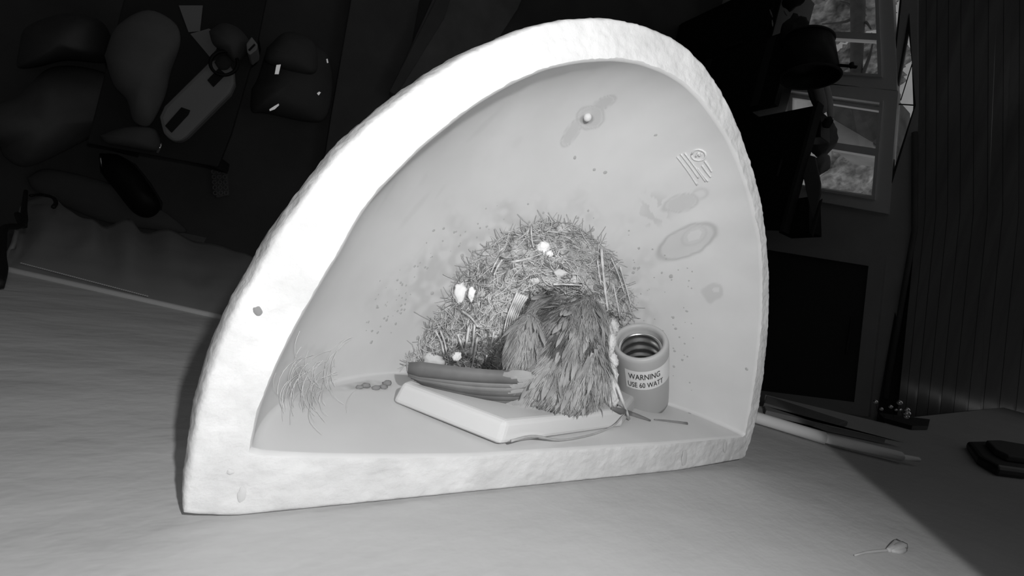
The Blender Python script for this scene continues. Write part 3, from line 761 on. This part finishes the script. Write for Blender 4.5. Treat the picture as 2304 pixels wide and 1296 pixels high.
# ------------------------------------------------------------------ bits lying in the bowl
BRV = BVHTree.FromObject(br, bpy.context.evaluated_depsgraph_get())
def surfd(x,y):
    r = Vector(ray(x,y)); L = r.length; h = BRV.ray_cast(Vector(CAM-OFF[br.name]), r/L); d = sdepth(x,y,1.8)
    return min(d, h[3]/L/S) if h[0] is not None else d
def lying_feather(name, P, w, m, label, cat, quill=None, d0=1.5):
    P = smoothpath(P,14); pts = [atd(x,y,surfd(x,y)-.012) for x,y,d in P]; V = []; F = []; n_ = len(pts)
    for k,c in enumerate(pts):
        t = k/(n_-1); ww = w*math.sin(math.pi*(.06+.9*t))**.8*1.5*S/FOC; tv = pts[min(k+1,n_-1)]-pts[max(k-1,0)]; tv /= np.linalg.norm(tv); s = np.cross(CT,tv); s /= np.linalg.norm(s)
        V += [c-s*ww, c+CT*ww*.3, c+s*ww]
    for k in range(n_-1):
        b_ = 3*k; F += [(b_,b_+1,b_+4,b_+3),(b_+1,b_+2,b_+5,b_+4)]
    o = obj(name, V, F, m); sd = o.modifiers.new('solid','SOLIDIFY'); sd.thickness = .0005
    return tag(o,label,cat)
lying_feather('loose_feather', [(1374,918,1.50),(1400,926,1.52),(1430,936,1.55),(1464,946,1.58)], 8, m_tail, 'small dark loose feather lying below the lamp socket', 'feather')
q = MB(); q.tube(smoothpath([atd(1384,858,1.50),atd(1398,895,1.46),atd(1416,943,surfd(1416,943)-.03)],8), 4.2*1.5*S/FOC, 6, lambda t:1-.3*t)
tag(q.build('straw', m_straw, None, True), 'pale straw crossing the dark loose feather', 'straw')
q = MB(); q.tube(smoothpath([atd(x,y,surfd(x,y)-.008) for x,y in ((1472,944),(1500,947),(1546,953))],8), 3.4*1.6*S/FOC, 6, lambda t:.5+.6*t)
tag(q.build('twig', m_f2, None, True), 'short dark twig lying right of the lamp socket', 'twig')
# cobweb in the left corner of the bowl
cw = MB()
for _ in range(55):
    x,y = random.gauss(690,36),random.gauss(850,38); a = random.uniform(-1.9,-.7); L = random.uniform(40,130)
    P = []
    for k in range(5):
        t = k/4-.5; xx,yy = x+L*t*math.cos(a+.8*t),y+L*t*math.sin(a+.8*t); h = shell(xx,yy)
        if h is None: P = None; break
        P.append(atd(xx,yy,h[2]-random.uniform(.004,.03)))
    if P: cw.tube(smoothpath(P,8), random.uniform(.25,.55)*1.1*S/FOC, 4, caps=False)
tag(cw.build('cobweb', m_web, None, True), 'matted grey cobweb in the left corner of the bowl', 'cobweb', kind='stuff')
# crumbs by the bracket
for ki,(x,y,r) in enumerate(((808,874,7),(822,872,9),(845,876,8),(862,874,8),(870,866,9))):
    h = shell(x,y)
    if h is None: continue
    p,n,d = h; n = n if n@ray(x,y) < 0 else -n; Vv,Ff = ICO2
    tag(obj('dirt_crumb', p+n*r*.5*d*S/FOC+np.array([v*(1+.4*nz(v,2,x)) for v in Vv])*r*d*S/FOC*np.array([1.2,.7,.7]), Ff, m_f2), ['leftmost small','second from left rounded','middle','fourth from left','rightmost large'][ki]+' dark dirt crumb of the row left of the mounting bracket', 'dirt', 'crumbs left of the mounting bracket')

# ------------------------------------------------------------------ right side: rod, beads, bracket on the near wall
rod = thing('slim_rod', tuple(wy(1880,985)), 'pale slim rod with thin tip lying along the near wall right of the wall light', 'rod')
def rodp(x,y,k=0.007): return wy(x,y,k)
q = MB(); q.tube([rodp(1640,920),rodp(1710,942),rodp(1855,986)], 0.0062, 10); q.build('thick_section', m_rod, rod, True)
q = MB(); q.tube([rodp(1850,984),rodp(2026,1027)], 0.0050, 10); q.build('thin_section', m_rod, rod, True)
q = MB(); q.tube([rodp(2022,1026),rodp(2066,1034)], 0.0026, 10); q.build('tip', m_rod, rod, True)
bs = thing('beaded_strip', tuple(wy(2035,950)), 'dark strip with tiny shiny beads on the near wall beyond the pale rod', 'strip')
T = [wy(x,y)+np.array([0,.001,0]) for x,y in ((1975,938),(2090,952),(2086,968),(2050,968),(1985,950))]
prism('strip', T, (0,0.006,0), m_black, bs)
for (x,y,r) in ((1970,904,3.4),(1983,920,3),(2004,915,3.2),(2024,906,4.2),(2016,922,2.2),(2026,922,2.4),(2041,922,4),(2041,930,5),(2040,937,4)):
    p = atd(x,y,3.2); Vv,Ff = ICO3; obj('bead', p+Vv*r*1.25*3.2*S/FOC, Ff, m_chrome, bs)
q = MB()
for (x,y) in ((1970,904),(1983,920),(2004,915),(2024,906),(2041,937)): q.tube([atd(x,y,3.22),wy(x+6,946)+np.array([0,.004,0])], 0.0004, 4)
q.build('thread', m_black, bs)
wb_ = thing('oval_bracket', tuple(wy(2270,1050)), 'black oblong bracket on the near wall at the right edge', 'bracket')
T = [wy(x,y) for x,y in ((2172,1010),(2215,1008),(2304,1022),(2400,1040),(2420,1080),(2304,1080),(2240,1072),(2195,1045))]
prism('plate', [p+np.array([0,.012,0]) for p in T], (0,-.012,0), m_black, wb_, bev=.004)
T = [lerp(p,sum(T)/len(T),.35)+np.array([0,.02,0]) for p in T]
prism('raised_centre', T, (0,-.008,0), m_charc, wb_, bev=.002)
# a small torn flake on the near wall, bottom right
fl = MB()
for P,rr in (([(1922,1252),(1950,1245),(1990,1241),(2006,1239)],.0008),([(1996,1241),(2008,1236),(2020,1221)],.0022),([(2004,1242),(2020,1236),(2034,1228)],.0026),([(2008,1243),(2022,1243),(2036,1237)],.0016)):
    fl.tube(smoothpath([wy(x,y)+np.array([0,.0006,0]) for x,y in P],8), rr, 5, lambda t:.4+.6*math.sin(2.6*t))
tag(fl.build('paint_flake', m_wall, None, True), 'small curled paint flake on the near wall at lower right', 'flake')

# ------------------------------------------------------------------ left side: sheet under the wall edge, cable
top = smoothpath([np.array(p,float) for p in ((30,560),(55,455),(110,440),(150,468),(200,498),(240,503),(285,497),(330,514),(400,530),(470,545),(560,580),(640,620))],90)
V = []; F = []; nr = 30
for i,(x,y) in enumerate(top):
    xb = 0+i/89*660; yb_ = 607+xb*.2245
    for k in range(nr):
        t = k/(nr-1); xx,yy = x+(xb-x)*t,y+(yb_-y)*t
        p = wy(xx,yy,-0.012)
        rip = .017*math.sin(i*.42+4*t)*(1-t)**1.2*(.4+.6*noise.noise(Vector((i*.06,t*2,0))))+.005*noise.noise(Vector((xx*.02,yy*.03,5)))*(1-t)
        V.append(p+np.array([0,rip,0]))
for i in range(89):
    for k in range(nr-1): F.append((i*nr+k,i*nr+k+1,(i+1)*nr+k+1,(i+1)*nr+k))
sh = thing('hanging_sheet', tuple(wy(300,600,-.012)), 'wrinkled dark sheet hanging along the lower left edge of the near wall', 'sheet')
so = obj('cloth', V, F, mat('sheet', .36, .7, var=.1, vscale=6), sh); sd = so.modifiers.new('solid','SOLIDIFY'); sd.thickness = .002
q = MB()
for k in range(60):
    x = 48+k*4.8; y = 592+(x-48)*.262; p = wy(x,y,-.0095); Vv,Ff = ICO2; q.add(p+Vv*np.array([.0011,.0008,.0009]), Ff)
tag(q.build('stitching', m_lgrey, sh, True), kind='stuff')
cb = MB()
cb.tube(smoothpath([wy(x,y,.006) for x,y in ((58,430),(54,470),(52,505),(12,512),(4,545),(1,580),(3,610),(-6,640))],30), 0.0040, 6)
cb.tube(smoothpath([wy(x,y,.006) for x,y in ((40,482),(48,500),(53,508))],6), 0.0040, 6)
tag(cb.build('black_cable', m_black, None, True), 'kinked black cable at the far left edge of the near wall', 'cable')
cb = MB(); cb.tube(smoothpath([wy(x,y,.01) for x,y in ((70,440),(92,438),(118,444),(126,456),(120,466))],16), 0.0036, 6)
tag(cb.build('black_cable', m_black, None, True), 'short hooked black cable end above the wrinkled sheet', 'cable')

# ------------------------------------------------------------------ clutter on the floor, far below at the left
def flp(px,py,z): return onp(px,py,(0,0,1),z)
def lowslab(name, P, z0, h, m, parent=None, bev=.004): 
    T = [flp(x,y,z0+h) for x,y in P]; return prism(name, T, (0,0,-h), m, parent, bev)
def puff(name, P, z0, h, m, parent=None, seed=0, wr=.05):
    n_ = 64; P = [np.array(p,float) for p in P]; P = smoothpath(P+[P[0]],n_+1)[:-1]; c = sum(P)/len(P); V = []; F = []; K = 12
    for k in range(K+1):
        t = k/K
        for p in P:
            g = c+(p-c)*(math.cos(t*math.pi/2)*.98+.02); zz = z0+h*(.22+.78*math.sin(t*math.pi/2)); w0 = flp(g[0],g[1],zz); w0 = w0+np.array([0,0,h*wr*4*noise.noise(Vector((w0[0]*6+seed,w0[1]*6,seed)))*min(1,t*3)]); V.append(w0)
    low = [flp(*(c+(p-c)*.92),z0) for p in P]; V = low+V; K += 1
    for k in range(K):
        for j in range(n_): F.append((k*n_+j,k*n_+(j+1)%n_,(k+1)*n_+(j+1)%n_,(k+1)*n_+j))
    F.append(tuple(range(n_))[::-1]); F.append(tuple(K*n_+j for j in range(n_)))
    return obj(name,V,F,m,parent)
# dark table that carries most of it
TZ = FZ+0.0
tb = thing('low_table', tuple(flp(400,200,FZ)), 'dark low tabletop under the clutter at upper left', 'table')
lowslab('tabletop', [(195,322),(490,376),(520,300),(580,90),(610,-60),(300,-90)], FZ+.26, .03, m_charc, tb)
for (x,y) in ((235,315),(478,362),(560,60),(330,-50)):
    p = flp(x,y,FZ+.26); q = MB(); q.box((p[0]-.02,p[1]-.02,FZ),(p[0]+.02,p[1]+.02,FZ+.26)); q.build('leg', m_charc, tb)
TT = FZ+.29
tr = thing('slotted_tray', tuple(flp(440,250,TT)), 'pale oblong plastic case with two dark slots on the low table', 'case')
cap = [(357,262),(368,238),(470,138),(492,130),(512,138),(526,160),(528,188),(518,210),(420,308),(404,318),(386,318),(366,300)]
lowslab('shell', cap, TT, .05, m_lgrey, tr, bev=.012)
lowslab('slot', [(371,283),(408,241),(428,248),(424,258),(386,299)], TT+.0505, .003, m_black, tr, bev=.001)
lowslab('slot', [(466,180),(492,153),(509,167),(480,196)], TT+.0505, .003, m_black, tr, bev=.001)
rg = thing('black_ring', tuple(flp(504,138,TT+.06)), 'thin black wire ring at the upper end of the slotted case', 'ring')
q = MB(); q.tube([flp(504+31*math.cos(a),142+27*math.sin(a),TT+.062) for a in np.linspace(0,2*math.pi,40)], .005, 6, caps=False); q.build('hoop', m_black, rg, True)
puff('lens', [(482,140),(495,126),(512,126),(522,140),(512,156),(494,156)], TT+.053, .012, m_charc, rg)
tag(puff('cylindrical_tin', [(470,70),(500,52),(535,62),(560,92),(556,120),(530,140),(505,118),(480,100)], TT, .10, m_dgrey), 'dark rounded tin beside the black ring', 'tin')
tag(lowslab('paper_sheet', [(402,12),(456,12),(450,70),(424,72)], TT, .004, m_lgrey, bev=.0005), 'pale paper sheet topmost on the low table under the frame top', 'paper')
tag(lowslab('paper_card', [(428,76),(470,64),(498,80),(486,112),(472,128)], TT, .006, m_lgrey, bev=.0005), 'pale card between the paper sheet and the black ring', 'card')
pk = thing('striped_packet', tuple(flp(566,100,TT)), 'small striped packet at the right end of the dark tin', 'packet')
lowslab('wrapper', [(554,98),(566,82),(580,100),(578,112),(562,124),(556,118)], TT, .11, m_lgrey, pk, bev=.003)
lowslab('stripe', [(558,112),(572,98),(575,101),(562,115)], TT+.111, .002, m_black, pk, bev=.0003)
tag(puff('crumpled_cloth', [(235,125),(262,60),(330,22),(392,50),(406,95),(385,160),(372,215),(352,262),(330,285),(300,272),(285,225),(255,190)], TT, .10, m_grey, seed=3, wr=.10), 'grey crumpled cloth left of the slotted case', 'cloth')
tag(puff('crumpled_cloth', [(225,305),(280,286),(345,288),(362,318),(350,340),(280,330),(240,322)], TT, .05, m_dgrey, seed=9, wr=.1), 'dark cloth folded along the front edge of the low table', 'cloth')
q = MB(); q.tube([flp(354,344,TT+.02),flp(365,320,TT+.02)], .0042, 8); tag(q.build('metal_pen', m_chrome, None, True), 'short shiny metal pen at the front edge of the low table', 'pen')
# big soft shapes to the left
tag(puff('large_cushion', [(0,330),(10,352),(45,374),(90,366),(180,322),(250,285),(300,250),(250,170),(120,150),(40,215),(-60,260),(-60,310)], FZ, .22, m_grey, seed=1, wr=.02), 'big rounded grey cushion at the left edge', 'cushion')
tag(puff('dark_blanket', [(42,110),(60,60),(150,30),(230,50),(255,110),(240,140),(150,135),(80,150),(40,150)], FZ, .30, m_dgrey, seed=5, wr=.04), 'dark folded blanket above the big grey cushion', 'blanket')
tag(puff('floor_mat', [(60,400),(110,380),(240,410),(330,450),(420,520),(330,515),(240,500),(160,470),(80,430)], FZ, .04, m_dgrey, seed=8), 'dark soft mat behind the wrinkled sheet', 'mat')
sp = thing('black_slipper', tuple(flp(300,415,FZ)), 'black oblong slipper with a shiny piped edge on the floor', 'slipper')
puff('upper', [(224,345),(262,348),(300,370),(332,410),(360,455),(356,478),(332,490),(300,478),(262,432),(228,385)], FZ+.02, .07, m_black, sp)
lowslab('sole', [(222,345),(262,346),(302,368),(336,410),(364,456),(360,482),(332,494),(298,480),(260,434),(224,386)], FZ, .02, m_charc, sp)
q = MB(); q.tube(smoothpath([flp(x,y,FZ+.045) for x,y in ((226,352),(230,372),(247,397),(262,418),(282,446),(300,470))],20), .0045, 6); q.build('piping', mat('piping_metal', .5, .4, metal=1.0), sp, True)
lc = thing('patterned_towel', tuple(flp(495,410,FZ)), 'small grey towel with a ring pattern near the wall light', 'towel')
lowslab('cloth', [(474,382),(512,374),(516,440),(486,446)], FZ, .012, m_dgrey, lc)
q = MB()
for i in range(5):
    for j in range(3):
        x,y = 480+j*12+i*1.0,386+i*12
        q.tube([flp(x+4.5*math.cos(a),y+4.5*math.sin(a),FZ+.014) for a in np.linspace(0,2*math.pi,9)], .003, 4, caps=False)
tag(q.build('ring_pattern', m_grey, lc, True), kind='stuff')
tag(lowslab('paper_slip', [(395,520),(465,535),(452,558),(412,545)], FZ+.0, .006, m_grey, bev=.0005), 'plain slip of paper at the top edge of the wrinkled sheet', 'paper')
# bag with reflective strips, built as metal plates aimed for their glint
bgp = thing('soft_bag', tuple(flp(650,200,FZ)), 'dark slumped bag with four reflective strips right of the low table', 'bag')
puff('body', [(566,200),(580,175),(603,110),(640,85),(690,95),(735,120),(748,190),(735,260),(700,275),(600,255),(566,250)], FZ, .20, m_dgrey, bgp, seed=4, wr=.05)
puff('flap', [(600,108),(645,72),(705,95),(712,160),(670,165),(600,140)], FZ+.14, .10, m_dgrey, bgp, seed=6, wr=.05)
LIR = np.array([-0.744*S,1.063*S,1.260*S])
def tape_strip(P, zh):
    c = np.mean(np.array(P,float),0); o = flp(c[0],c[1],FZ+zh); n = (CAM-o)/np.linalg.norm(CAM-o)+(LIR-o)/np.linalg.norm(LIR-o); n /= np.linalg.norm(n)
    T = [onp(x,y,n,n@o) for x,y in P]; return prism('reflective_strip', T, tuple(-n*.004), mat('reflective_tape', .42, .30, metal=1.0), bgp)
tape_strip([(622,146),(632,145),(627,167),(618,167)],.27); tape_strip([(606,246),(618,238),(627,233),(628,237),(618,246),(607,250)],.22); tape_strip([(734,133),(737,132),(739,141),(736,142)],.24); tape_strip([(713,210),(718,206),(722,208),(717,215)],.24)
# big boards lying by the wall light
tag(lowslab('flat_board', [(800,-60),(955,-60),(922,130),(880,330),(720,420),(745,260)], FZ, .05, m_dgrey), 'wide dark board on the floor behind the wall light, left of the pale-edged one', 'board')
b2 = thing('edged_board', tuple(flp(1020,80,FZ)), 'broad grey board with a raised left edge behind the top of the wall light', 'board')
lowslab('panel', [(1000,-60),(1200,-60),(1165,20),(1120,90),(1000,190),(900,240),(880,206)], FZ+.052, .05, m_grey, b2)
lowslab('raised_edge', [(1000,-40),(1026,-40),(1000,40),(892,215),(876,206)], FZ+.102, .012, m_dgrey, b2)

# ------------------------------------------------------------------ clutter in front of the far windows
XC = 1.85
def cx_(px,py,x=XC): return onp(px,py,Xp,x)
def upslab(name, P, x, th, m, parent=None, bev=.004):
    return prism(name, [cx_(a,b,x) for a,b in P], (th,0,0), m, parent, bev)
ca = cx_(1774,-60); cb_ = cx_(1768,235)
cab = thing('storage_cabinet', ((XC+.15),(ca[1]+cb_[1])/2,FZ), 'dark storage cabinet piled with things below the windows', 'cabinet')
q = MB(); zt = min(ca[2],cb_[2]); q.box((XC,cb_[1],FZ),(XC+.3,ca[1],zt)); bevel(q.build('carcass', m_black, cab),.004)
for k in range(2):
    y0 = cb_[1]+(ca[1]-cb_[1])*k/2+.01; y1 = cb_[1]+(ca[1]-cb_[1])*(k+1)/2-.01
    q = MB(); q.box((XC-.015,y0,FZ+.03),(XC,y1,zt-.03)); d_ = q.build('door', m_black, cab)
    q = MB(); q.tube([(XC-.025,y0+.04,zt-.15),(XC-.025,y0+.04,zt-.25)],.006,6); q.build('handle', m_charc, d_)
ch = thing('tall_chest', ((XC+.10),cx_(1800,380)[1],FZ), 'tall dark chest below the black tapered shade, left of the lower window', 'chest')
c0, c1 = cx_(1838,236,XC-.06), cx_(1838,520,XC-.06)
q = MB(); q.box((XC-.06,c1[1],FZ),(XC-.03,c0[1],c0[2]-.005)); bevel(q.build('front_panel', m_black, ch),.004)
q = MB(); q.box((XC-.075,c1[1]-.01,c0[2]-.005),(XC-.02,c0[1]+.01,c0[2]+.01)); q.build('lid', m_charc, ch)
q = MB(); q.tube([(XC-.075,(c0[1]+c1[1])/2-.04,c0[2]-.08),(XC-.075,(c0[1]+c1[1])/2+.04,c0[2]-.08)],.006,6); q.build('handle', m_charc, ch)
kk0, kk1 = cx_(1788,62,XC-.09), cx_(1788,222,XC-.09)
bc = thing('black_carton', (XC-.07,(kk0[1]+kk1[1])/2,FZ), 'tall black carton standing behind and left of the tapered shade', 'carton')
q = MB(); q.box((XC-.09,kk1[1],FZ),(XC-.045,kk0[1],kk0[2])); bevel(q.build('box', m_black, bc),.004)
for z_ in (kk0[2]-.10, kk0[2]-.45):
    q = MB(); q.box((XC-.092,kk1[1]+.01,z_-.02),(XC-.09,kk0[1]-.01,z_+.02)); q.build('tape_band', m_charc, bc)
sd_ = thing('tapered_shade', tuple(cx_(1768,130,XC-.22)), 'black tapered lampshade lying sideways against the top window', 'lampshade')
n_ = 40; A = [cx_(1766,172,XC-.22), cx_(1884,175,XC-.22)]; Bq = [cx_(1774,90,XC-.22), cx_(1868,90,XC-.22)]
V = []; F = []
for (l,r_) in (Bq,A):
    c = (l+r_)/2; rz = abs(r_[2]-l[2])/2
    for j in range(n_): a = 2*math.pi*j/n_; V.append(c+np.array([.10*math.cos(a),0,rz*math.sin(a)]))
for j in range(n_): F.append((j,(j+1)%n_,n_+(j+1)%n_,n_+j))
so = obj('shade', V, F, m_black, sd_); x_ = so.modifiers.new('solid','SOLIDIFY'); x_.thickness = .004
q = MB(); q.tube([cx_(1872,146,XC-.22),cx_(1905,148,XC-.22),cx_(1927,151,XC-.22)], .006, 6); q.tube([cx_(1916,142,XC-.22),cx_(1917,152,XC-.22)], .008, 6); q.build('finial_rod', m_black, sd_, True)
for V_ in (A,Bq): 
    q = MB(); c = (V_[0]+V_[1])/2; rz = abs(V_[1][2]-V_[0][2])/2; q.tube([c+np.array([.101*math.cos(a),0,rz*1.01*math.sin(a)]) for a in np.linspace(0,2*math.pi,41)], .005, 5, caps=False); q.build('wire_rim', m_charc, sd_, True)
# paper rolls and bags on the cabinet
def bundle(P, r, x, m, name, label, cat, group=None):
    q = MB(); q.tube(smoothpath([cx_(a,b,x) for a,b in P],14), r, 10, lambda t:.85+.3*math.sin(math.pi*t)); return tag(q.build(name,m,None,True),label,cat,group)
bundle([(1835,178),(1846,220),(1852,252)], .018, XC+.10, m_lgrey, 'paper_roll', 'pale rolled paper directly below the tapered shade', 'paper roll')
bundle([(1855,180),(1864,222),(1870,268)], .014, XC+.20, m_white, 'paper_roll', 'thin white paper roll nearest the window, below the tapered shade', 'paper roll')
bundle([(1818,182),(1828,215),(1842,250)], .012, XC+.12, m_dgrey, 'paper_roll', 'dark rolled sheet left of the pale paper rolls', 'paper roll')
def lump(c, r, x, m, name, label, cat, seed, amp=.3):
    Vv,Ff = ICO3; o = cx_(*c,x); W = [o+v*np.array([r[0],r[1],r[2]])*(1+amp*nz(v,1.8,seed)+.12*nz(v,5,seed)) for v in Vv]
    return tag(obj(name,W,Ff,m),label,cat)
lump((1854,312),(.05,.09,.05),XC+.20,m_grey,'plastic_bag','grey plastic bag in front of the lower window','bag',3)
lump((1848,370),(.03,.05,.035),XC+.10,m_lgrey,'plastic_bag','small pale bag below the grey bag at the lower window','bag',9)
lump((1862,276),(.02,.025,.02),XC+.05,m_charc,'cloth_bundle','small dark bundle at the foot of the thin white paper roll','bundle',5)
lump((1784,66),(.04,.06,.05),XC-.12,m_charc,'dried_plant','dark ragged heap of stems at the top window','plant',15,.6)
lump((1788,-8),(.04,.06,.05),XC-.12,m_black,'dark_bag','black bag at the top edge beside the top window','bag',21)
tag(upslab('dark_box', [(1770,255),(1846,248),(1846,308),(1768,312)], XC+.03, .10, m_black), 'black box standing on the cabinet before the lower window', 'box')
tag(upslab('leaning_panel', [(1808,345),(1834,352),(1846,412),(1846,436),(1830,500),(1822,470),(1806,395)], XC-.03, .012, m_dgrey), 'dark grey leaning panel left of the lower window', 'panel')
tag(upslab('thin_frame', [(1842,452),(1850,445),(1828,534),(1820,522)], XC-.05, .01, m_charc), 'narrow dark strip slanting below the leaning panel', 'strip')
tag(upslab('dark_box', [(1752,452),(1820,442),(1822,520),(1752,524)], XC-.02, .12, m_black), 'black box at the lower end of the cabinet', 'box')
q = MB(); p = cx_(1743,457,XC-.03); Vv,Ff = ICO2; tag(obj('shiny_ball', p+Vv*.006, Ff, m_chrome), 'tiny shiny ball beside the black box at the lower end of the cabinet', 'ball')
# highlights on odds and ends in the dark heap, put in as pale streaks
for ki,(x,y,L,a,g) in enumerate(((1735,30,18,1.2,.3),(1738,52,14,1.5,.5),(1757,105,12,1.3,.35),(1748,122,9,.8,.4),(1768,30,14,1.0,.3),(1772,172,10,.1,.5),(1792,176,12,.1,.5),(1749,205,34,1.6,.2),(1808,252,12,-.1,.4))):
    q = MB(); q.tube([cx_(x-L/2*math.cos(a),y-L/2*math.sin(a),XC-.03),cx_(x,y+1,XC-.032),cx_(x+L/2*math.cos(a),y+L/2*math.sin(a),XC-.03)], .004, 5, lambda t:1-.5*abs(2*t-1))
    tag(q.build('highlight_streak', mat('streak',g,.5), None, True), ['topmost thin pale','second from top thin bright','thin slanting','dim short','topmost right-hand thin','left one of two level','right one of two level','long upright dim','lowest short level'][ki]+' stick painted as a highlight in the dark heap beside the windows', 'streak', 'painted highlights in the dark heap')
